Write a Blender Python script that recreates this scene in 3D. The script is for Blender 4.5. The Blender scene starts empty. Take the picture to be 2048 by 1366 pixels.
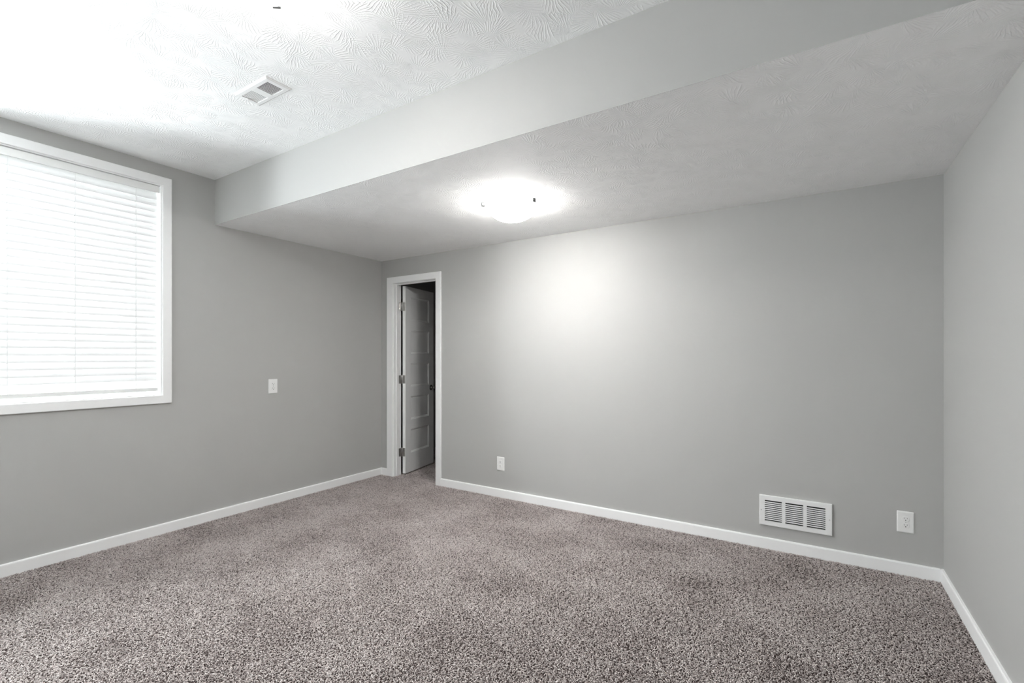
import bpy, bmesh, math, random
from mathutils import Vector, Matrix
C = bpy.context.scene.collection
sc = bpy.context.scene
PI = math.pi

# ------------------------------------------------------------------ camera
H = 1.266
YAW = math.radians(32.5698)
cam_d = bpy.data.cameras.new('camera'); cam = bpy.data.objects.new('camera', cam_d); C.objects.link(cam)
cam.location = (0, 0, H); cam.rotation_euler = (PI/2, 0, YAW)
cam_d.sensor_width = 36; cam_d.sensor_fit = 'HORIZONTAL'
cam_d.lens = 949.33/2048*36
cam_d.shift_y = 30.09/2048
cam_d.clip_start = 0.02
sc.camera = cam

# ------------------------------------------------------------------ sky and exposure
w = bpy.data.worlds.new('sky'); sc.world = w; w.use_nodes = True
bg = w.node_tree.nodes['Background']
bg.inputs['Color'].default_value = (0.92, 0.955, 1.0, 1)
SKY = 16.2
bg.inputs['Strength'].default_value = SKY
sc.view_settings.view_transform = 'Standard'
sc.view_settings.look = 'None'
sc.view_settings.exposure = 0.90
sc.view_settings.gamma = 1.0
sc.view_settings.use_curve_mapping = False
LAMP_SOFFIT, LAMP_MAIN = 61.0, 42.0   # glow of the two ceiling lamp bowls
LAMP_COLOR = (1.0, 0.988, 0.962)
sc.cycles.max_bounces = 14
sc.cycles.diffuse_bounces = 10
sc.cycles.sample_clamp_indirect = 60.0

# ------------------------------------------------------------------ the room's measures (metres)
XL, XR, YF, YN = -3.9226, 0.6059, 3.5398, -0.60
YS, ZC, ZS = 1.8610, 2.6343, 2.2867           # soffit face, ceiling, soffit underside
WT = 0.095                                    # partition thickness
DX0, DX1, DZ = -3.7300, -3.1500, 2.030        # door opening between the jambs
WY0, WY1, WZ0, WZ1 = -0.350, 1.499, 0.998, 2.478   # window opening, stretched to the unseen left for more daylight
LX0, LX1 = -4.45, -2.45                       # closet
LY1 = 5.60

# ------------------------------------------------------------------ materials
def mat(name, color, rough=0.5, metal=0.0, spec=0.5):
    m = bpy.data.materials.new(name); m.use_nodes = True
    b = m.node_tree.nodes['Principled BSDF']
    b.inputs['Base Color'].default_value = (*color, 1)
    b.inputs['Roughness'].default_value = rough
    b.inputs['Metallic'].default_value = metal
    b.inputs['Specular IOR Level'].default_value = spec
    return m
def N(m, t, **kw):
    n = m.node_tree.nodes.new(t)
    for k, v in kw.items(): setattr(n, k, v)
    return n
def L(m, a, b): m.node_tree.links.new(a, b)
def math_n(m, op, a, b=None):
    n = N(m, 'ShaderNodeMath', operation=op)
    for i, v in enumerate((a, b)):
        if v is None: continue
        if isinstance(v, (int, float)): n.inputs[i].default_value = v
        else: L(m, v, n.inputs[i])
    return n.outputs[0]
def bsdf(m): return m.node_tree.nodes['Principled BSDF']
def fine_bump(m, scale, strength, dist=0.001, detail=3):
    tc = N(m, 'ShaderNodeTexCoord'); nz = N(m, 'ShaderNodeTexNoise')
    nz.inputs['Scale'].default_value = scale; nz.inputs['Detail'].default_value = detail
    L(m, tc.outputs['Object'], nz.inputs['Vector'])
    bp = N(m, 'ShaderNodeBump'); bp.inputs['Strength'].default_value = strength; bp.inputs['Distance'].default_value = dist
    L(m, nz.outputs['Fac'], bp.inputs['Height']); L(m, bp.outputs['Normal'], bsdf(m).inputs['Normal'])

M = {}
M['wall'] = mat('grey_wall_paint', (0.465, 0.463, 0.453), 0.6, spec=0.3); fine_bump(M['wall'], 220, 0.12)
M['white'] = mat('white_trim_paint', (0.9, 0.9, 0.9), 0.38, spec=0.4); fine_bump(M['white'], 90, 0.05)
M['plastic'] = mat('white_plastic', (0.85, 0.85, 0.84), 0.3); fine_bump(M['plastic'], 300, 0.03)
M['enamel'] = mat('white_enamelled_steel', (0.84, 0.84, 0.84), 0.35); fine_bump(M['enamel'], 200, 0.03)
M['dark'] = mat('hole_shade', (0.012, 0.012, 0.013), 0.8); fine_bump(M['dark'], 60, 0.2)  # near-black colour stands in for shade inside the grille and socket holes
M['vent_shade'] = mat('vent_hole_shade', (0.025, 0.025, 0.025), 0.6); fine_bump(M['vent_shade'], 60, 0.1)  # darkened to stand in for the shade behind the vent slots
M['knob'] = mat('dark_satin_metal', (0.30, 0.29, 0.28), 0.22, 1.0); fine_bump(M['knob'], 400, 0.05)
M['clip'] = mat('dull_dark_metal', (0.10, 0.10, 0.10), 0.55, 0.6); fine_bump(M['clip'], 400, 0.05)
M['nickel'] = mat('satin_nickel', (0.52, 0.51, 0.50), 0.3, 1.0); fine_bump(M['nickel'], 400, 0.05)
M['screw'] = mat('painted_screw', (0.55, 0.55, 0.55), 0.4, 0.3); fine_bump(M['screw'], 400, 0.05)
M['cord'] = mat('white_cord', (0.8, 0.8, 0.8), 0.7); fine_bump(M['cord'], 900, 0.2)

def ceiling_mat():
    m = mat('stomped_white_ceiling', (0.93, 0.93, 0.93), 0.75, spec=0.2)
    tc = N(m, 'ShaderNodeTexCoord')
    def fans(off, scale, count):
        mp = N(m, 'ShaderNodeMapping'); mp.inputs['Location'].default_value = off
        L(m, tc.outputs['Object'], mp.inputs['Vector'])
        wn = N(m, 'ShaderNodeTexNoise'); wn.inputs['Scale'].default_value = 14
        L(m, mp.outputs[0], wn.inputs['Vector'])
        v = N(m, 'ShaderNodeTexVoronoi', voronoi_dimensions='2D'); v.inputs['Scale'].default_value = scale
        L(m, mp.outputs[0], v.inputs['Vector'])
        sub = N(m, 'ShaderNodeVectorMath', operation='SUBTRACT')
        L(m, mp.outputs[0], sub.inputs[0]); L(m, v.outputs['Position'], sub.inputs[1])
        sc_ = N(m, 'ShaderNodeSeparateColor'); L(m, v.outputs['Color'], sc_.inputs[0])
        ph0 = math_n(m, 'MULTIPLY', sc_.outputs[0], 2*PI)         # every stamp of the brush fans out its own way
        cb = N(m, 'ShaderNodeCombineXYZ')
        L(m, math_n(m, 'MULTIPLY', math_n(m, 'COSINE', ph0), 0.075), cb.inputs[0]); L(m, math_n(m, 'MULTIPLY', math_n(m, 'SINE', ph0), 0.075), cb.inputs[1])
        of = N(m, 'ShaderNodeVectorMath', operation='SUBTRACT'); L(m, sub.outputs[0], of.inputs[0]); L(m, cb.outputs[0], of.inputs[1])
        sp = N(m, 'ShaderNodeSeparateXYZ'); L(m, of.outputs[0], sp.inputs[0])
        ang = math_n(m, 'ARCTAN2', sp.outputs[1], sp.outputs[0])
        ph = math_n(m, 'ADD', math_n(m, 'MULTIPLY', ang, count), math_n(m, 'MULTIPLY', wn.outputs['Fac'], 13.0))
        s = math_n(m, 'SINE', ph)
        s = math_n(m, 'POWER', math_n(m, 'MAXIMUM', s, 0.0), 1.5)
        mk = N(m, 'ShaderNodeMapRange', interpolation_type='SMOOTHSTEP')   # strokes fade out towards the edge of a stamp
        mk.inputs['From Min'].default_value = 0.75; mk.inputs['From Max'].default_value = 0.4
        L(m, v.outputs['Distance'], mk.inputs['Value'])
        pn = N(m, 'ShaderNodeTexNoise'); pn.inputs['Scale'].default_value = 7; pn.inputs['Detail'].default_value = 2
        L(m, mp.outputs[0], pn.inputs['Vector'])
        mk2 = N(m, 'ShaderNodeMapRange', interpolation_type='SMOOTHSTEP')
        mk2.inputs['From Min'].default_value = 0.28; mk2.inputs['From Max'].default_value = 0.52
        L(m, pn.outputs['Fac'], mk2.inputs['Value'])
        return math_n(m, 'MULTIPLY', math_n(m, 'MULTIPLY', s, mk.outputs[0]), mk2.outputs[0])
    a = fans((0, 0, 0), 9.5, 44); b = fans((3.3, 1.7, 0), 8.0, 50)
    h = math_n(m, 'MAXIMUM', a, b)
    bp = N(m, 'ShaderNodeBump'); bp.inputs['Strength'].default_value = 0.55; bp.inputs['Distance'].default_value = 0.0026
    L(m, h, bp.inputs['Height']); L(m, bp.outputs['Normal'], bsdf(m).inputs['Normal'])
    return m
M['ceiling'] = ceiling_mat()

def carpet_mat():
    m = mat('taupe_frieze_yarn', (0.4, 0.35, 0.33), 0.9, spec=0.08)
    at = N(m, 'ShaderNodeAttribute', attribute_name='yarn_tone')
    geo = N(m, 'ShaderNodeNewGeometry')
    big = N(m, 'ShaderNodeTexNoise'); big.inputs['Scale'].default_value = 2.6; big.inputs['Detail'].default_value = 3
    L(m, geo.outputs['Position'], big.inputs['Vector'])
    f = math_n(m, 'ADD', at.outputs['Fac'], math_n(m, 'MULTIPLY', math_n(m, 'SUBTRACT', big.outputs['Fac'], 0.5), 0.85))
    rp = N(m, 'ShaderNodeValToRGB'); e = rp.color_ramp.elements
    e[0].position = 0.0; e[0].color = (0.11, 0.085, 0.08, 1)
    e[1].position = 1.0; e[1].color = (0.87, 0.80, 0.78, 1)
    x = e.new(0.45); x.color = (0.60, 0.525, 0.505, 1)
    L(m, f, rp.inputs['Fac']); L(m, rp.outputs['Color'], bsdf(m).inputs['Base Color'])
    return m
M['carpet_backing'] = mat('brown_carpet_backing', (0.07, 0.053, 0.05), 0.95, spec=0.05); fine_bump(M['carpet_backing'], 150, 0.6, 0.004)
M['carpet'] = carpet_mat()

def slat_mat():
    m = bpy.data.materials.new('translucent_white_slat'); m.use_nodes = True
    nt = m.node_tree; nt.nodes.clear()
    o = N(m, 'ShaderNodeOutputMaterial'); d = N(m, 'ShaderNodeBsdfDiffuse'); t = N(m, 'ShaderNodeBsdfTranslucent'); x = N(m, 'ShaderNodeMixShader')
    nz = N(m, 'ShaderNodeTexNoise'); nz.inputs['Scale'].default_value = 40
    rp = N(m, 'ShaderNodeMapRange'); rp.inputs['To Min'].default_value = 0.80; rp.inputs['To Max'].default_value = 0.86
    L(m, nz.outputs['Fac'], rp.inputs['Value']); L(m, rp.outputs[0], d.inputs['Color']); L(m, rp.outputs[0], t.inputs['Color'])
    x.inputs[0].default_value = 0.115
    L(m, d.outputs[0], x.inputs[1]); L(m, t.outputs[0], x.inputs[2]); L(m, x.outputs[0], o.inputs[0])
    return m
M['slat'] = slat_mat()

def glass_mat():
    m = bpy.data.materials.new('window_glass'); m.use_nodes = True
    nt = m.node_tree; nt.nodes.clear()
    o = N(m, 'ShaderNodeOutputMaterial'); a = N(m, 'ShaderNodeBsdfTransparent'); g = N(m, 'ShaderNodeBsdfGlossy'); x = N(m, 'ShaderNodeMixShader')
    fr = N(m, 'ShaderNodeFresnel'); fr.inputs[0].default_value = 1.1
    g.inputs['Roughness'].default_value = 0.02; a.inputs[0].default_value = (0.95, 0.97, 0.96, 1)
    L(m, fr.outputs[0], x.inputs[0]); L(m, a.outputs[0], x.inputs[1]); L(m, g.outputs[0], x.inputs[2]); L(m, x.outputs[0], o.inputs[0])
    return m
M['glass'] = glass_mat()

def lamp_mat(LAMP):
    m = mat('lit_frosted_glass', (0.9, 0.9, 0.88), 0.3)
    b = bsdf(m)
    nz = N(m, 'ShaderNodeTexNoise'); nz.inputs['Scale'].default_value = 9; nz.inputs['Detail'].default_value = 3
    rp = N(m, 'ShaderNodeMapRange'); rp.inputs['To Min'].default_value = LAMP*0.93; rp.inputs['To Max'].default_value = LAMP*1.07
    L(m, nz.outputs['Fac'], rp.inputs['Value'])
    tc = N(m, 'ShaderNodeTexCoord'); sp = N(m, 'ShaderNodeSeparateXYZ'); L(m, tc.outputs['Object'], sp.inputs[0])
    gr = N(m, 'ShaderNodeMapRange', interpolation_type='SMOOTHSTEP')      # the bulbs sit over the middle: the glass dims towards its rim
    gr.inputs['From Min'].default_value = -0.02; gr.inputs['From Max'].default_value = -0.125
    gr.inputs['To Min'].default_value = 0.08; gr.inputs['To Max'].default_value = 1.0
    L(m, sp.outputs[2], gr.inputs['Value'])
    L(m, math_n(m, 'MULTIPLY', rp.outputs[0], gr.outputs[0]), b.inputs['Emission Strength'])
    b.inputs['Emission Color'].default_value = (*LAMP_COLOR, 1)
    return m

# ------------------------------------------------------------------ mesh helpers
def box(bm, x0, x1, y0, y1, z0, z1, bevel=0.0, seg=2, mi=0):
    r = bmesh.ops.create_cube(bm, size=1.0)
    vs = r['verts']
    bmesh.ops.scale(bm, vec=(x1-x0, y1-y0, z1-z0), verts=vs)
    bmesh.ops.translate(bm, vec=((x0+x1)/2, (y0+y1)/2, (z0+z1)/2), verts=vs)
    fs = {f for v in vs for f in v.link_faces}
    for f in fs: f.material_index = mi
    if bevel > 0:
        es = list({e for v in vs for e in v.link_edges})
        bmesh.ops.bevel(bm, geom=es, offset=bevel, segments=seg, affect='EDGES', profile=0.5)
def quad(bm, pts, mi=0):
    f = bm.faces.new([bm.verts.new(p) for p in pts]); f.material_index = mi; return f
def sweep(bm, prof, path, closed=False):
    """prof: list of (offset, height) pairs; path: function giving the 3-D point of profile point i at station k."""
    rings = [[bm.verts.new(path(k, p)) for p in prof] for k in range(path.n)]
    n = len(prof); K = len(rings)
    for k in range(K if closed else K-1):
        a, b = rings[k], rings[(k+1) % K]
        for i in range(n):
            j = (i+1) % n
            bm.faces.new((a[i], a[j], b[j], b[i]))
    if not closed:
        bm.faces.new(rings[0][::-1]); bm.faces.new(rings[-1])
def lathe(bm, prof, n=32, axis='z', origin=(0, 0, 0), mi=0):
    """prof: (radius, height) list from one end to the other."""
    rings = []
    def P(r, h, a):
        c, s = r*math.cos(a), r*math.sin(a)
        p = {'z': (c, s, h), 'y': (c, h, s), 'x': (h, c, s)}[axis]
        return Vector(p) + Vector(origin)
    for r, h in prof:
        rings.append([bm.verts.new(P(r, h, 2*PI*k/n)) for k in range(n)] if r > 1e-6 else [bm.verts.new(P(0, h, 0))])
    for a, b in zip(rings, rings[1:]):
        for k in range(n):
            j = (k+1) % n
            va = [a[k], a[j]] if len(a) > 1 else [a[0]]
            vb = [b[j], b[k]] if len(b) > 1 else [b[0]]
            f = bm.faces.new(va+vb); f.material_index = mi; f.smooth = True
    for r in (rings[0], rings[-1]):
        if len(r) > 1: bm.faces.new(r).material_index = mi
def obj(name, bm, mats, parent=None, smooth=False, xf=None):
    bmesh.ops.recalc_face_normals(bm, faces=bm.faces[:])
    me = bpy.data.meshes.new(name)
    if xf is not None: bmesh.ops.transform(bm, matrix=xf, verts=bm.verts[:])
    bm.to_mesh(me); bm.free()
    for m in (mats if isinstance(mats, (list, tuple)) else [mats]): me.materials.append(m)
    if smooth:
        for p in me.polygons: p.use_smooth = True
    o = bpy.data.objects.new(name, me); C.objects.link(o)
    if parent: o.parent = parent
    return o
def tag(o, label, cat, group=None, kind=None):
    o['label'] = label; o['category'] = cat
    if group: o['group'] = group
    if kind: o['kind'] = kind
    return o
def root(name, loc, rz=0.0):
    o = bpy.data.objects.new(name, None); C.objects.link(o)
    o.empty_display_size = 0.1
    o.location = loc; o.rotation_euler = (0, 0, rz); return o
def B(): return bmesh.new()

# ------------------------------------------------------------------ the setting
S = 'structure'
T = 0.12
bm = B(); box(bm, LX0-T, XR+T, YN-T, LY1+T, -0.1, 0.0)
tag(obj('floor', bm, M['carpet_backing']), 'floor under the carpet pile', 'floor', kind=S)

def carpet_pile():
    """one square of twisted yarn tufts, laid side by side over the floor by geometry nodes"""
    rng = random.Random(7)
    TS, n = 0.50, 90
    vs, fs, tone = [], [], []
    for i in range(n):
        for j in range(n):
            x = (i+0.5+rng.uniform(-0.55, 0.55))/n*TS-TS/2; y = (j+0.5+rng.uniform(-0.55, 0.55))/n*TS-TS/2
            a = rng.uniform(0, 2*PI); ln = rng.uniform(0.006, 0.0135); hh = rng.uniform(0.0045, 0.0095); cu = rng.uniform(-1.1, 1.1)
            rad = rng.uniform(0.0013, 0.0020)
            t = min(1, max(0, rng.gauss(0.56, 0.24)))
            b0 = len(vs); K = 5
            for k in range(K):
                u = k/(K-1); aa = a+cu*u
                px = x+math.cos(aa)*ln*u**1.3; py = y+math.sin(aa)*ln*u**1.3
                pz = hh*math.sin(min(1, u*1.25)*PI*0.62)-0.002
                r = rad*(0.9+0.25*math.sin(u*PI*2.2+a))*(0.55 if k == K-1 else 1)
                for q in range(3):
                    an = q*2*PI/3+u*2.0+a
                    # ring across the yarn's run
                    vs.append((px-math.sin(aa)*r*math.cos(an), py+math.cos(aa)*r*math.cos(an), pz+r*math.sin(an)))
                    tone.append(t)
            for k in range(K-1):
                for q in range(3):
                    w_ = (q+1) % 3
                    fs.append((b0+3*k+q, b0+3*k+w_, b0+3*k+3+w_, b0+3*k+3+q))
            fs.append((b0+3*K-3, b0+3*K-2, b0+3*K-1))
    me = bpy.data.meshes.new('carpet_pile'); me.from_pydata(vs, [], fs)
    at = me.attributes.new('yarn_tone', 'FLOAT', 'POINT'); at.data.foreach_set('value', tone)
    me.polygons.foreach_set('use_smooth', [True]*len(fs))
    me.materials.append(M['carpet'])
    o = bpy.data.objects.new('carpet_pile', me); C.objects.link(o)
    ng = bpy.data.node_groups.new('lay_carpet', 'GeometryNodeTree')
    ng.interface.new_socket('Geometry', in_out='INPUT', socket_type='NodeSocketGeometry')
    ng.interface.new_socket('Geometry', in_out='OUTPUT', socket_type='NodeSocketGeometry')
    nd = ng.nodes; gi = nd.new('NodeGroupInput'); go = nd.new('NodeGroupOutput')
    ln_ = ng.links.new
    join = nd.new('GeometryNodeJoinGeometry')
    for k, (x0, x1, y0, y1) in enumerate(((XL+0.01, XR-0.01, YN+0.01, YF-0.01), (DX0+0.005, DX1-0.005, YF-0.01, YF+WT), (LX0+0.01, LX1-0.01, YF+WT, LY1-0.01))):
        nx, ny = max(1, round((x1-x0)/TS)), max(1, round((y1-y0)/TS))
        dx, dy = (x1-x0)/nx, (y1-y0)/ny
        gr = nd.new('GeometryNodeMeshLine'); gr.mode = 'OFFSET'
        pts = nd.new('GeometryNodeMeshGrid')
        pts.inputs['Size X'].default_value = dx*max(nx-1, 0) or 0.0001; pts.inputs['Size Y'].default_value = dy*max(ny-1, 0) or 0.0001
        pts.inputs['Vertices X'].default_value = max(nx, 2) if nx > 1 else 2; pts.inputs['Vertices Y'].default_value = max(ny, 2) if ny > 1 else 2
        nd.remove(gr)
        tr = nd.new('GeometryNodeTransform'); tr.inputs['Translation'].default_value = ((x0+x1)/2, (y0+y1)/2, 0)
        ln_(pts.outputs['Mesh'], tr.inputs['Geometry'])
        src = tr.outputs['Geometry']
        if nx == 1 or ny == 1:                     # the strip through the doorway is a single square
            mp = nd.new('GeometryNodePoints'); mp.inputs['Count'].default_value = 1
            mp.inputs['Position'].default_value = ((x0+x1)/2, (y0+y1)/2, 0); src = mp.outputs[0]
        ip = nd.new('GeometryNodeInstanceOnPoints'); ln_(src, ip.inputs['Points']); ln_(gi.outputs[0], ip.inputs['Instance'])
        ip.inputs['Scale'].default_value = (dx/TS, dy/TS, 1)
        if k != 1:
            rv = nd.new('FunctionNodeRandomValue'); rv.data_type = 'INT'
            for s_ in rv.inputs:
                if s_.enabled and s_.name == 'Min': s_.default_value = 0
                if s_.enabled and s_.name == 'Max': s_.default_value = 1
                if s_.enabled and s_.name == 'Seed': s_.default_value = 3+k
            mu = nd.new('ShaderNodeMath'); mu.operation = 'MULTIPLY'; mu.inputs[1].default_value = PI
            ln_([q for q in rv.outputs if q.enabled][0], mu.inputs[0])
            cb = nd.new('ShaderNodeCombineXYZ'); ln_(mu.outputs[0], cb.inputs[2]); ln_(cb.outputs[0], ip.inputs['Rotation'])
        ln_(ip.outputs[0], join.inputs[0])
    ln_(join.outputs[0], go.inputs[0])
    md = o.modifiers.new('lay_carpet', 'NODES'); md.node_group = ng
    tag(o, 'taupe brown frieze carpet pile covering the whole floor', 'carpet', kind='stuff')
carpet_pile()

bm = B(); box(bm, XL-0.16, XR+T, YN-T, YS+0.05, ZC, ZC+0.1)
tag(obj('ceiling', bm, M['ceiling']), 'high white stomp-textured ceiling above the window', 'ceiling', kind=S)
# dropped soffit: grey face towards the room, textured white underside
bm = B()
box(bm, XL, XR, YS, YF, ZS, ZC)
for f in bm.faces:
    c = f.calc_center_median()
    f.material_index = 1 if c.z < ZS+0.01 else 0
tag(obj('ceiling_soffit', bm, [M['wall'], M['ceiling']]), 'dropped soffit with grey face and white textured underside', 'soffit', kind=S)

bm = B()                                       # left wall with the window opening
box(bm, XL-0.16, XL, YN-T, WY0-0.02, 0, ZC); box(bm, XL-0.16, XL, WY1+0.02, YF, 0, ZC)
box(bm, XL-0.16, XL, WY0-0.02, WY1+0.02, 0, WZ0-0.02); box(bm, XL-0.16, XL, WY0-0.02, WY1+0.02, WZ1+0.02, ZC)
tag(obj('wall_left', bm, M['wall']), 'grey painted wall with the window in it', 'wall', kind=S)
bm = B()                                       # far wall with the door opening
box(bm, LX0-T, DX0-0.02, YF, YF+WT, 0, ZC); box(bm, DX1+0.02, XR+T, YF, YF+WT, 0, ZC)
box(bm, DX0-0.02, DX1+0.02, YF, YF+WT, DZ+0.02, ZC)
tag(obj('wall_far', bm, M['wall']), 'long grey painted wall with the narrow open door and floor-level register', 'wall', kind=S)
bm = B(); box(bm, XR, XR+T, YN-T, YF, 0, ZC)
tag(obj('wall_right', bm, M['wall']), 'grey painted wall at the right edge of the photo', 'wall', kind=S)
bm = B(); box(bm, XL, XR, YN-T, YN, 0, ZC)
tag(obj('wall_near', bm, M['wall']), 'grey painted wall behind the camera', 'wall', kind=S)
bm = B(); box(bm, LX0-T, LX0, YF+WT, LY1, 0, 2.42)
tag(obj('wall_closet_left', bm, M['wall']), 'dim grey wall behind the open door leaf', 'wall', kind=S)
bm = B(); box(bm, LX1, LX1+T, YF+WT, LY1, 0, 2.42)
tag(obj('wall_closet_right', bm, M['wall']), 'right-hand wall of the unlit space past the door', 'wall', kind=S)
bm = B(); box(bm, LX0-T, LX1+T, LY1, LY1+T, 0, 2.42)
tag(obj('wall_closet_far', bm, M['wall']), 'back wall of the unlit space past the door', 'wall', kind=S)
bm = B(); box(bm, LX0-T, LX1+T, YF+WT, LY1+T, 2.42, 2.52)
tag(obj('ceiling_closet', bm, M['ceiling']), 'ceiling of the unlit space past the door', 'ceiling', kind=S)

# baseboards: flat board with an eased top edge
BT, BH = 0.014, 0.0765
def baseboard(name, p0, p1, nrm, label):
    bm = B()
    prof = [(0, -0.01), (BT, -0.01), (BT, BH-0.008), (BT-0.0015, BH-0.003), (BT-0.005, BH-0.0005), (0, BH)]
    p0, p1, nrm = Vector(p0), Vector(p1), Vector(nrm)
    rings = [[bm.verts.new(p + nrm*a + Vector((0, 0, z))) for a, z in prof] for p in (p0, p1)]
    for i in range(len(prof)):
        j = (i+1) % len(prof); bm.faces.new((rings[0][i], rings[0][j], rings[1][j], rings[1][i]))
    bm.faces.new(rings[0]); bm.faces.new(rings[1][::-1])
    tag(obj(name, bm, M['white']), label, 'baseboard', kind=S)
CX0, CX1 = -3.826, -3.079                      # outer edges of the door casing
baseboard('baseboard_left', (XL, YN, 0), (XL, YF, 0), (1, 0, 0), 'white baseboard under the window wall')
baseboard('baseboard_far', (CX1, YF, 0), (XR-BT, YF, 0), (0, -1, 0), 'white baseboard along the long far wall')
baseboard('baseboard_far_left', (XL+BT, YF, 0), (CX0, YF, 0), (0, -1, 0), 'short white baseboard stub left of the door casing')
baseboard('baseboard_right', (XR, YN, 0), (XR, YF, 0), (-1, 0, 0), 'white baseboard along the right wall')

# ------------------------------------------------------------------ casings (flat stock, eased edges, mitred corners)
def casing_frame(bm, outer, inner, to3d, th, closed):
    """outer / inner: matching corner lists (u,v); flat board of thickness th with eased edges."""
    n = len(outer); e = 0.003
    rows = []
    for (ou, ov), (iu, iv) in zip(outer, inner):
        d = Vector((iu-ou, iv-ov)); L_ = max(abs(d.x), abs(d.y)); q = d/L_
        pts = []
        for t, hgt in ((0, 0), (0, th-e), (e, th), (L_-e, th), (L_, th-e), (L_, 0)):
            p = Vector((ou, ov)) + q*t
            pts.append(bm.verts.new(to3d(p.x, p.y, hgt)))
        rows.append(pts)
    for k in range(n if closed else n-1):
        a, b = rows[k], rows[(k+1) % n]
        for i in range(6):
            j = (i+1) % 6; bm.faces.new((a[i], a[j], b[j], b[i]))
    if not closed:
        bm.faces.new(rows[0]); bm.faces.new(rows[-1][::-1])

# ------------------------------------------------------------------ window
win = root('window_1', (XL, (WY0+WY1)/2, WZ0)); tag(win, 'white framed twin window in the left wall, its unseen left unit left bare for daylight', 'window', kind=S)
iw = Matrix.Translation(-Vector(win.location))
bm = B(); c = 0.058; r = 0.007
i0, i1, j0, j1 = WY0-r, WY1+r, WZ0-r, WZ1+r
casing_frame(bm, [(i0-c, j0-c), (i1+c, j0-c), (i1+c, j1+c), (i0-c, j1+c)], [(i0, j0), (i1, j0), (i1, j1), (i0, j1)],
             lambda u, v, h: (XL+h, u, v), 0.017, True)
obj('window_casing', bm, M['white'], win, xf=iw)
bm = B()                                       # jamb extension lining the opening
jt = 0.02
box(bm, XL-0.16, XL+0.002, WY0-jt, WY0, WZ0-jt, WZ1+jt, 0.0015); box(bm, XL-0.16, XL+0.002, WY1, WY1+jt, WZ0-jt, WZ1+jt, 0.0015)
box(bm, XL-0.16, XL+0.002, WY0, WY1, WZ1, WZ1+jt, 0.0015)
box(bm, XL-0.16, XL+0.002, 0.555, 0.595, WZ0, WZ1, 0.0015)            # post between the twin units
obj('window_jamb', bm, M['white'], win, xf=iw)
bm = B(); box(bm, XL-0.16, XL+0.002, WY0, WY1, WZ0-jt, WZ0, 0.0015); obj('window_sill', bm, M['white'], win, xf=iw)
bm = B(); sw = 0.045; x0, x1 = XL-0.155, XL-0.115; ym = (WY0+WY1)/2
box(bm, x0, x1, WY0, WY1, WZ0, WZ0+sw, 0.003); box(bm, x0, x1, WY0, WY1, WZ1-sw, WZ1, 0.003)
for a in (WY0, ym-sw/2, WY1-sw): box(bm, x0, x1, a, a+sw, WZ0+sw, WZ1-sw, 0.003)
sash = obj('window_sash', bm, M['plastic'], win, xf=iw)
for a, b in ((WY0+sw, ym-sw/2), (ym+sw/2, WY1-sw)):
    bm = B(); box(bm, XL-0.138, XL-0.134, a-0.005, b+0.005, WZ0+sw-0.005, WZ1-sw+0.005)
    obj('window_pane', bm, M['glass'], sash, xf=iw)
# daylight is sampled through the opening
al = bpy.data.lights.new('window_daylight_portal', 'AREA'); al.shape = 'RECTANGLE'
al.size = WY1-WY0; al.size_y = WZ1-WZ0; al.cycles.is_portal = True
ao = bpy.data.objects.new('window_daylight_portal', al); C.objects.link(ao)
ao.location = (XL-0.17, (WY0+WY1)/2, (WZ0+WZ1)/2); ao.rotation_euler = (PI/2, 0, -PI/2)

# ------------------------------------------------------------------ blind in the right-hand unit; unseen left unit kept bare to brighten the room
bx = XL-0.034                                  # plane of the slats
PITCH, SW, ST, TILT = (WZ1-0.072-(WZ0+0.080))/30, 0.0540, 0.0028, math.radians(83)
def slat(bm, z, tilt, y0, y1):
    # section: gently crowned strip; bottom edge leans into the room
    pts = []
    k = 6
    for s in range(k+1):
        t = s/k-0.5; cr = 0.0018*(1-4*t*t)
        pts.append((t*SW, cr+ST/2))
    pts += [(t, c_-ST) for t, c_ in pts[::-1]]
    def tr(t, c_): # t along the width (t>0: upper, outer edge), c_ out of the face (towards the room)
        return (bx - math.cos(tilt)*t + math.sin(tilt)*c_, z + math.sin(tilt)*t + math.cos(tilt)*c_)
    rr = [[bm.verts.new((tr(*p)[0], y, tr(*p)[1])) for p in pts] for y in (y0, y1)]
    n = len(pts)
    for i in range(n):
        j = (i+1) % n; bm.faces.new((rr[0][i], rr[0][j], rr[1][j], rr[1][i]))
    bm.faces.new(rr[0]); bm.faces.new(rr[1][::-1])
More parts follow.
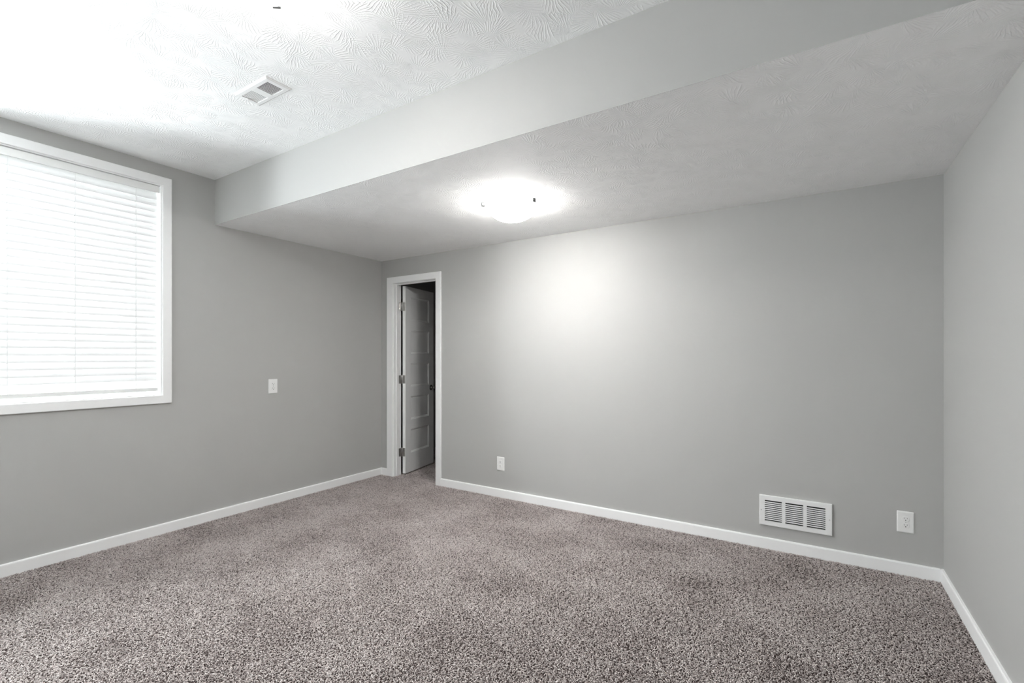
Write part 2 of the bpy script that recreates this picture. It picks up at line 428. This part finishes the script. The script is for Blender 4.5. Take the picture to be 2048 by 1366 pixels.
def blind(BY0, BY1, zb, cords, label):
    """zb: underside of the bottom rail"""
    bl = root('window_blind', (bx, (BY0+BY1)/2, zb)); tag(bl, label, 'blind')
    ib = Matrix.Translation(-Vector(bl.location))
    bm = B()
    box(bm, bx-0.028, bx+0.022, BY0, BY1, WZ1-0.045, WZ1-0.001, 0.002)
    obj('headrail', bm, M['plastic'], bl, xf=ib)
    bm = B()                                   # valance clipped to the rail's front
    box(bm, bx+0.024, bx+0.029, BY0-0.003, BY1+0.003, WZ1-0.052, WZ1-0.006, 0.0018)
    obj('valance', bm, M['plastic'], bl, xf=ib)
    z_low = zb+0.058; nsl = 31
    bm = B()
    for k in range(nsl):
        random.seed(k)
        slat(bm, z_low+k*PITCH, TILT + random.uniform(-0.012, 0.012) - (0.16 if k == 0 else 0), BY0+0.003, BY1-0.003)
    obj('slat_panel', bm, M['slat'], bl, xf=ib)
    bm = B(); box(bm, bx-0.024, bx+0.024, BY0+0.003, BY1-0.003, zb, zb+0.028, 0.004)
    obj('bottom_rail', bm, M['plastic'], bl, xf=ib)
    for y in cords:
        bm = B()
        for dx in (-0.026, 0.026):
            box(bm, bx+dx-0.0008, bx+dx+0.0008, y-0.0012, y+0.0012, zb+0.02, WZ1-0.045)
        for k in range(nsl):
            box(bm, bx-0.026, bx+0.026, y-0.0008, y+0.0008, z_low+k*PITCH-0.0295, z_low+k*PITCH-0.0285)
        box(bm, bx-0.004, bx+0.004, y-0.004, y+0.004, zb-0.0035, zb+0.0015, 0.001)
        obj('ladder_cord', bm, M['cord'], bl, xf=ib)
blind(0.602, WY1-0.007, WZ0+0.022, (0.742, 1.040, 1.358), 'closed white horizontal slat blind glowing with daylight in the left wall window')

# ------------------------------------------------------------------ door casing and jamb
bm = B(); z1 = 2.033
casing_frame(bm, [(CX0, -0.005), (CX0, 2.099), (CX1, 2.099), (CX1, -0.005)], [(DX0-0.008, -0.005), (DX0-0.008, z1), (DX1+0.006, z1), (DX1+0.006, -0.005)],
             lambda u, v, h: (u, YF-h, v), 0.017, False)
fr = root('trim_1', ((DX0+DX1)/2, YF, 0)); tag(fr, 'white casing and jamb framing the narrow doorway', 'door frame', kind=S)
it = Matrix.Translation(-Vector(fr.location))
obj('door_casing', bm, M['white'], fr, xf=it)
bm = B(); ya, yb = YF-0.004, YF+WT+0.002
box(bm, DX0-0.02, DX0, ya, yb, -0.005, DZ+0.02, 0.001); box(bm, DX1, DX1+0.02, ya, yb, -0.005, DZ+0.02, 0.001)
box(bm, DX0, DX1, ya, yb, DZ, DZ+0.02, 0.001)
obj('door_jamb', bm, M['white'], fr, xf=it)
bm = B(); s0, s1, sp = YF+0.026, YF+0.054, 0.011
box(bm, DX0, DX0+sp, s0, s1, 0, DZ, 0.0015); box(bm, DX1-sp, DX1, s0, s1, 0, DZ, 0.0015); box(bm, DX0+sp, DX1-sp, s0, s1, DZ-sp, DZ, 0.0015)
obj('door_stop', bm, M['white'], fr, xf=it)

# ------------------------------------------------------------------ door leaf, swung open into the dark space
PIN = Vector((DX0+0.008, YF+WT+0.007, 0.0)); TH = math.radians(101.0)
DW, DT, D0, D1 = 0.572, 0.035, 0.018, 2.018
door = root('door_1', PIN, TH); tag(door, 'white five-panel door standing open past the doorway', 'door', kind=S)
u0, v0, v1 = 0.004, -0.042, -0.007
bm = B()
pan = [(0.225, 0.478), (0.583, 0.836), (0.941, 1.194), (1.299, 1.552), (1.657, 1.910)]
pu0, pu1 = u0+0.100, u0+DW-0.100
us = [u0, pu0, pu1, u0+DW]; zs_ = [D0]+[z for p in pan for z in p]+[D1]
for v, sgn in ((v0, 1), (v1, -1)):
    for iu in range(3):
        for iz in range(len(zs_)-1):
            a, b, c0, c1 = us[iu], us[iu+1], zs_[iz], zs_[iz+1]
            if iu == 1 and iz % 2 == 1:          # a panel: cove down, flat field
                steps = [(0, 0), (0.003, 0.0035), (0.010, 0.0045), (0.016, 0.009), (0.020, 0.0095)]
                ring = lambda o, d: [(a+o, v+sgn*d, c0+o), (b-o, v+sgn*d, c0+o), (b-o, v+sgn*d, c1-o), (a+o, v+sgn*d, c1-o)]
                prev = ring(*steps[0])
                for st in steps[1:]:
                    cur = ring(*st)
                    for i in range(4):
                        j = (i+1) % 4; quad(bm, [prev[i], prev[j], cur[j], cur[i]])
                    prev = cur
                quad(bm, prev)
            else:
                quad(bm, [(a, v, c0), (b, v, c0), (b, v, c1), (a, v, c1)])
for a, b in (((u0, D0), (u0, D1)), ((u0+DW, D0), (u0+DW, D1))):
    for z0, z1_ in zip(zs_, zs_[1:]): quad(bm, [(a[0], v0, z0), (a[0], v1, z0), (a[0], v1, z1_), (a[0], v0, z1_)])
for z in (D0, D1):
    for a, b in zip(us, us[1:]): quad(bm, [(a, v0, z), (b, v0, z), (b, v1, z), (a, v1, z)])
bmesh.ops.remove_doubles(bm, verts=bm.verts[:], dist=1e-5)
leaf = obj('door_leaf', bm, M['white'], door)
iD = (Matrix.Translation(PIN) @ Matrix.Rotation(TH, 4, 'Z')).inverted()
for zc_ in (0.245, 1.022, 1.800):
    bm = B()
    box(bm, u0-0.002, u0+0.0004, v0+0.003, v1+0.002, zc_-0.045, zc_+0.045, 0.0004, 1)      # leaf on the door edge
    lathe(bm, [(0.0, -0.049), (0.004, -0.0485), (0.0058, -0.0465), (0.0058, 0.0465), (0.004, 0.0485), (0.0, 0.049)], 14, 'z', (0, 0, zc_))
    for dz in (-0.030, 0.0, 0.030):
        lathe(bm, [(0.0, u0-0.0032), (0.003, u0-0.0028), (0.0036, u0-0.002)], 10, 'x', (0, (v0+v1)/2+(0.006 if dz else -0.006), zc_+dz))
    b2 = B()
    box(b2, DX0-0.0004, DX0+0.002, s1+0.003, YF+WT+0.004, zc_-0.045, zc_+0.045, 0.0004, 1)  # leaf on the jamb
    bmesh.ops.transform(b2, matrix=iD, verts=b2.verts[:])
    me = bpy.data.meshes.new('tmp'); b2.to_mesh(me); b2.free(); bm.from_mesh(me); bpy.data.meshes.remove(me)
    obj('hinge', bm, M['nickel'], door)['label'] = 'satin metal hinge'
ku, kz = u0+DW-0.060, 0.905
bm = B()
for sgn, v in ((-1, v0), (1, v1)):
    pr = [(0.0, 0.0), (0.032, 0.0), (0.032, 0.004), (0.028, 0.008), (0.014, 0.010), (0.0105, 0.016), (0.0105, 0.030), (0.016, 0.035),
          (0.0245, 0.042), (0.0270, 0.050), (0.0255, 0.058), (0.0185, 0.064), (0.0, 0.0665)]
    lathe(bm, [(r_, v+sgn*h_) for r_, h_ in pr], 28, 'y', (ku, 0, kz))
obj('door_knob', bm, M['knob'], door)['label'] = 'round satin metal knob'

# ------------------------------------------------------------------ ceiling lamps
LR, LD = 0.190, 0.128
def lamp(cx, cy, cz, a0, glow, label):
    t = root('ceiling_lamp', (cx, cy, cz)); tag(t, label, 'lamp', 'lit bowl ceiling lamps')
    bm = B(); lathe(bm, [(0.0, 0.0), (0.150, 0.0), (0.158, -0.004), (0.158, -0.016), (0.150, -0.020), (0.0, -0.020)], 48)
    obj('lamp_pan', bm, M['enamel'], t)
    bm = B()
    Rs = (LR*LR+(LD-0.022)**2)/(2*(LD-0.022)); prof = [(LR-0.002, -0.0185), (LR+0.002, -0.020)]
    for k in range(1, 15):
        a = math.asin(min(1, LR/Rs))*(1-k/14)
        prof.append((Rs*math.sin(a), -(LD-Rs+Rs*math.cos(a))))
    prof[-1] = (0.0, -LD)
    lathe(bm, prof, 48)
    for f in [f for f in bm.faces if len(f.verts) > 4]: bm.faces.remove(f)
    obj('lamp_bowl', bm, lamp_mat(glow), t)
    for k in range(3):
        a = a0+k*2*PI/3
        bm = B()
        box(bm, LR-0.030, LR+0.014, -0.014, 0.014, -0.0180, -0.0145, 0.0008)
        box(bm, LR+0.010, LR+0.014, -0.014, 0.014, -0.038, -0.0145, 0.0012)
        box(bm, LR-0.010, LR+0.014, -0.014, 0.014, -0.042, -0.0370, 0.0008)
        obj('glass_clip', bm, M['clip'], t, xf=Matrix.Rotation(a, 4, 'Z'))['label'] = 'metal clip holding the glass bowl'
    return t
lamp(-1.695, 2.650, ZS, math.radians(228), LAMP_SOFFIT, 'lit frosted bowl lamp under the soffit by the far wall')
lamp(-1.602, 0.885, ZC, math.radians(129), LAMP_MAIN, 'lit frosted bowl lamp on the high ceiling at the photo top edge')

# ------------------------------------------------------------------ ceiling supply register
vx0, vx1, vy0, vy1 = -2.553, -2.254, 1.301, 1.440
vr = root('ceiling_vent', ((vx0+vx1)/2, (vy0+vy1)/2, ZC)); tag(vr, 'white two-way louvred supply vent in the high ceiling', 'vent')
hw, hd = (vx1-vx0)/2, (vy1-vy0)/2
ou = [(-hw, -hd), (hw, -hd), (hw, hd), (-hw, hd)]
q0, q1 = 0.119, 0.042                        # half size of the louvre field
bm = B()
def rect(a, b, z): return [(-a, -b, z), (a, -b, z), (a, b, z), (-a, b, z)]
rr = [rect(hw, hd, 0.0), rect(hw, hd, -0.002), rect(hw-0.010, hd-0.010, -0.0075), rect(q0+0.001, q1, -0.0085), rect(q0, q1-0.001, -0.001)]
for a, b in zip(rr, rr[1:]):
    for i in range(4):
        j = (i+1) % 4; quad(bm, [a[i], a[j], b[j], b[i]])
box(bm, -0.022, 0.022, -q1, q1, -0.0085, -0.001)  # bar between the two banks
bmesh.ops.remove_doubles(bm, verts=bm.verts[:], dist=1e-6)
obj('vent_frame', bm, M['enamel'], vr)
bm = B(); box(bm, -q0, q0, -q1, q1, -0.0015, -0.0005); obj('vent_shade_sheet', bm, M['vent_shade'], vr)  # dark sheet under the ceiling, in place of a shaded hollow
for sx, tilt in ((-1, 6), (1, 19)):
    bm = B(); n = 9; a0, a1 = 0.024, q0-0.001
    for k in range(n):
        x = sx*(a0+(k+0.5)*(a1-a0)/n)
        b2 = B(); box(b2, -0.0042, 0.0042, -q1+0.001, q1-0.001, -0.0005, 0.0005)
        bmesh.ops.transform(b2, matrix=Matrix.Translation((x, 0, -0.005)) @ Matrix.Rotation(math.radians(tilt), 4, 'Y'), verts=b2.verts[:])
        me = bpy.data.meshes.new('tmp'); b2.to_mesh(me); b2.free(); bm.from_mesh(me); bpy.data.meshes.remove(me)
    obj('louvre_bank', bm, M['enamel'], vr)
bm = B(); box(bm, -q0-0.004, -q0+0.003, -0.014, 0.006, -0.014, -0.008, 0.001); obj('damper_lever', bm, M['enamel'], vr)

# ------------------------------------------------------------------ return grille low on the far wall
gx0, gx1, gz0, gz1 = -0.312, 0.0885, 0.1575, 0.3540
g = root('wall_register', ((gx0+gx1)/2, YF, gz0)); tag(g, 'white louvred register low on the far wall near its right end', 'register')
ig = Matrix.Translation(-Vector(g.location))
holes = [(-0.280, -0.182), (-0.1625, -0.0645), (-0.045, 0.0535)]; hz0, hz1 = 0.188, 0.3235
bm = B(); yf, yb = YF-0.012, YF-0.0005
xs = [gx0+0.004]+[v for h_ in holes for v in h_]+[gx1-0.004]; zz = [gz0+0.004, hz0, hz1, gz1-0.004]
for i in range(len(xs)-1):
    for k in range(3):
        if k == 1 and i % 2 == 1:
            a, b = xs[i], xs[i+1]
            for p, q in (((a, hz0), (b, hz0)), ((b, hz0), (b, hz1)), ((b, hz1), (a, hz1)), ((a, hz1), (a, hz0))):
                quad(bm, [(p[0], yf, p[1]), (q[0], yf, q[1]), (q[0], yb-0.001, q[1]), (p[0], yb-0.001, p[1])])
            continue
        quad(bm, [(xs[i], yf, zz[k]), (xs[i+1], yf, zz[k]), (xs[i+1], yf, zz[k+1]), (xs[i], yf, zz[k+1])])
def rim(o, y): return [(gx0+o, y, gz0+o), (gx1-o, y, gz0+o), (gx1-o, y, gz1-o), (gx0+o, y, gz1-o)]
rr = [rim(0.004, yf), rim(0.001, yf+0.001), rim(0.0, yf+0.004), rim(0.0, yb)]
for a, b in zip(rr, rr[1:]):
    for i in range(4):
        j = (i+1) % 4; quad(bm, [a[i], a[j], b[j], b[i]])
bmesh.ops.remove_doubles(bm, verts=bm.verts[:], dist=1e-6)
obj('register_plate', bm, M['enamel'], g, xf=ig)
bm = B(); box(bm, gx0+0.02, gx1-0.02, YF-0.0014, YF-0.0006, hz0-0.01, hz1+0.01); obj('register_shade_sheet', bm, M['dark'], g, xf=ig)  # dark sheet on the uncut wall paints the shade behind the louvres
for a, b in holes:
    bm = B(); n = 11
    for k in range(n+1):
        z = hz0+(k)*(hz1-hz0)/n
        if k == 0 or k == n: continue
        t0 = 0.0036
        pr = [(yf, z-t0), (yf-0.0006, z-t0*0.4), (yf-0.0006, z+t0*0.4), (yf, z+t0), (yf+0.0015, z+t0), (yf+0.0015, z-t0)]
        rr = [[bm.verts.new((x, y, zz_)) for y, zz_ in pr] for x in (a-0.0005, b+0.0005)]
        for i in range(6):
            j = (i+1) % 6; bm.faces.new((rr[0][i], rr[0][j], rr[1][j], rr[1][i]))
        bm.faces.new(rr[0]); bm.faces.new(rr[1][::-1])
    obj('louvre_bank', bm, M['enamel'], g, xf=ig)
for x in (-0.300, 0.0745):
    bm = B(); lathe(bm, [(0.0, yf-0.0018), (0.0025, yf-0.0016), (0.0038, yf-0.0002), (0.0038, yf+0.0005)], 16, 'y', (x, 0, 0.2555))
    obj('screw', bm, M['screw'], g, xf=ig)

# ------------------------------------------------------------------ power outlets
def outlet(loc, rz, label):
    t = root('power_outlet', loc, rz); tag(t, label, 'outlet', 'white duplex outlets')
    # local: x along the wall, -y out of the wall, z up from the plate's bottom edge
    Wp, Hp = 0.079, 0.123
    bm = B()
    def rnd(hx, hz, r_, y):
        p = []
        for cx, cz, a in ((hx-r_, hz-r_, 0), (-hx+r_, hz-r_, 90), (-hx+r_, -hz+r_, 180), (hx-r_, -hz+r_, 270)):
            for k in range(5):
                an = math.radians(a+22.5*k); p.append((cx+r_*math.cos(an), y, Hp/2+cz+r_*math.sin(an)))
        return p
    R_ = [rnd(Wp/2, Hp/2, 0.004, -0.0003), rnd(Wp/2, Hp/2, 0.004, -0.0025), rnd(Wp/2-0.003, Hp/2-0.003, 0.003, -0.0055), rnd(Wp/2-0.007, Hp/2-0.007, 0.003, -0.0066)]
    vv = [[bm.verts.new(p) for p in r_] for r_ in R_]
    for a, b in zip(vv, vv[1:]):
        for i in range(20):
            j = (i+1) % 20; bm.faces.new((a[i], a[j], b[j], b[i]))
    bm.faces.new(vv[-1]); bm.faces.new(vv[0][::-1])
    obj('cover_plate', bm, M['plastic'], t)
    for dz in (0.0190, -0.0190):
        zc_ = Hp/2+dz
        bm = B()
        def face(s, y):   # round face with flats at top and bottom
            p = []
            for k in range(32):
                an = 2*PI*k/32; p.append((s*0.0172*math.cos(an), y, zc_+max(-s*0.0142, min(s*0.0142, s*0.0172*math.sin(an)))))
            return p
        vv = [[bm.verts.new(p) for p in face(s, y)] for s, y in ((1.0, -0.0062), (1.0, -0.0078), (0.95, -0.0084))]
        for a, b in zip(vv, vv[1:]):
            for i in range(32):
                j = (i+1) % 32; bm.faces.new((a[i], a[j], b[j], b[i]))
        bm.faces.new(vv[-1]); bm.faces.new(vv[0][::-1])
        rc = obj('receptacle', bm, M['plastic'], t)
        bm = B()
        box(bm, -0.0075, -0.0058, -0.00865, -0.0080, zc_-0.0005, zc_+0.0080)
        box(bm, 0.0058, 0.0075, -0.00865, -0.0080, zc_+0.0005, zc_+0.0075)
        lathe(bm, [(0.0, -0.00865), (0.0027, -0.00865), (0.0027, -0.0080), (0.0, -0.0080)], 16, 'y', (0, 0, zc_-0.0068))
        obj('socket_slot', bm, M['dark'], rc)['label'] = 'dark socket openings'
    bm = B(); lathe(bm, [(0.0, -0.0078), (0.002, -0.0076), (0.003, -0.0066), (0.003, -0.006)], 14, 'y', (0, 0, Hp/2)); obj('screw', bm, M['screw'], t)
    return t
outlet((XL, 2.328, 0.950), PI/2, 'white duplex outlet at mid height on the window wall')
outlet((-2.381, YF, 0.2415), 0, 'white duplex outlet low on the far wall nearer the door')
outlet((0.440, YF, 0.2475), 0, 'white duplex outlet low on the far wall right of the register')
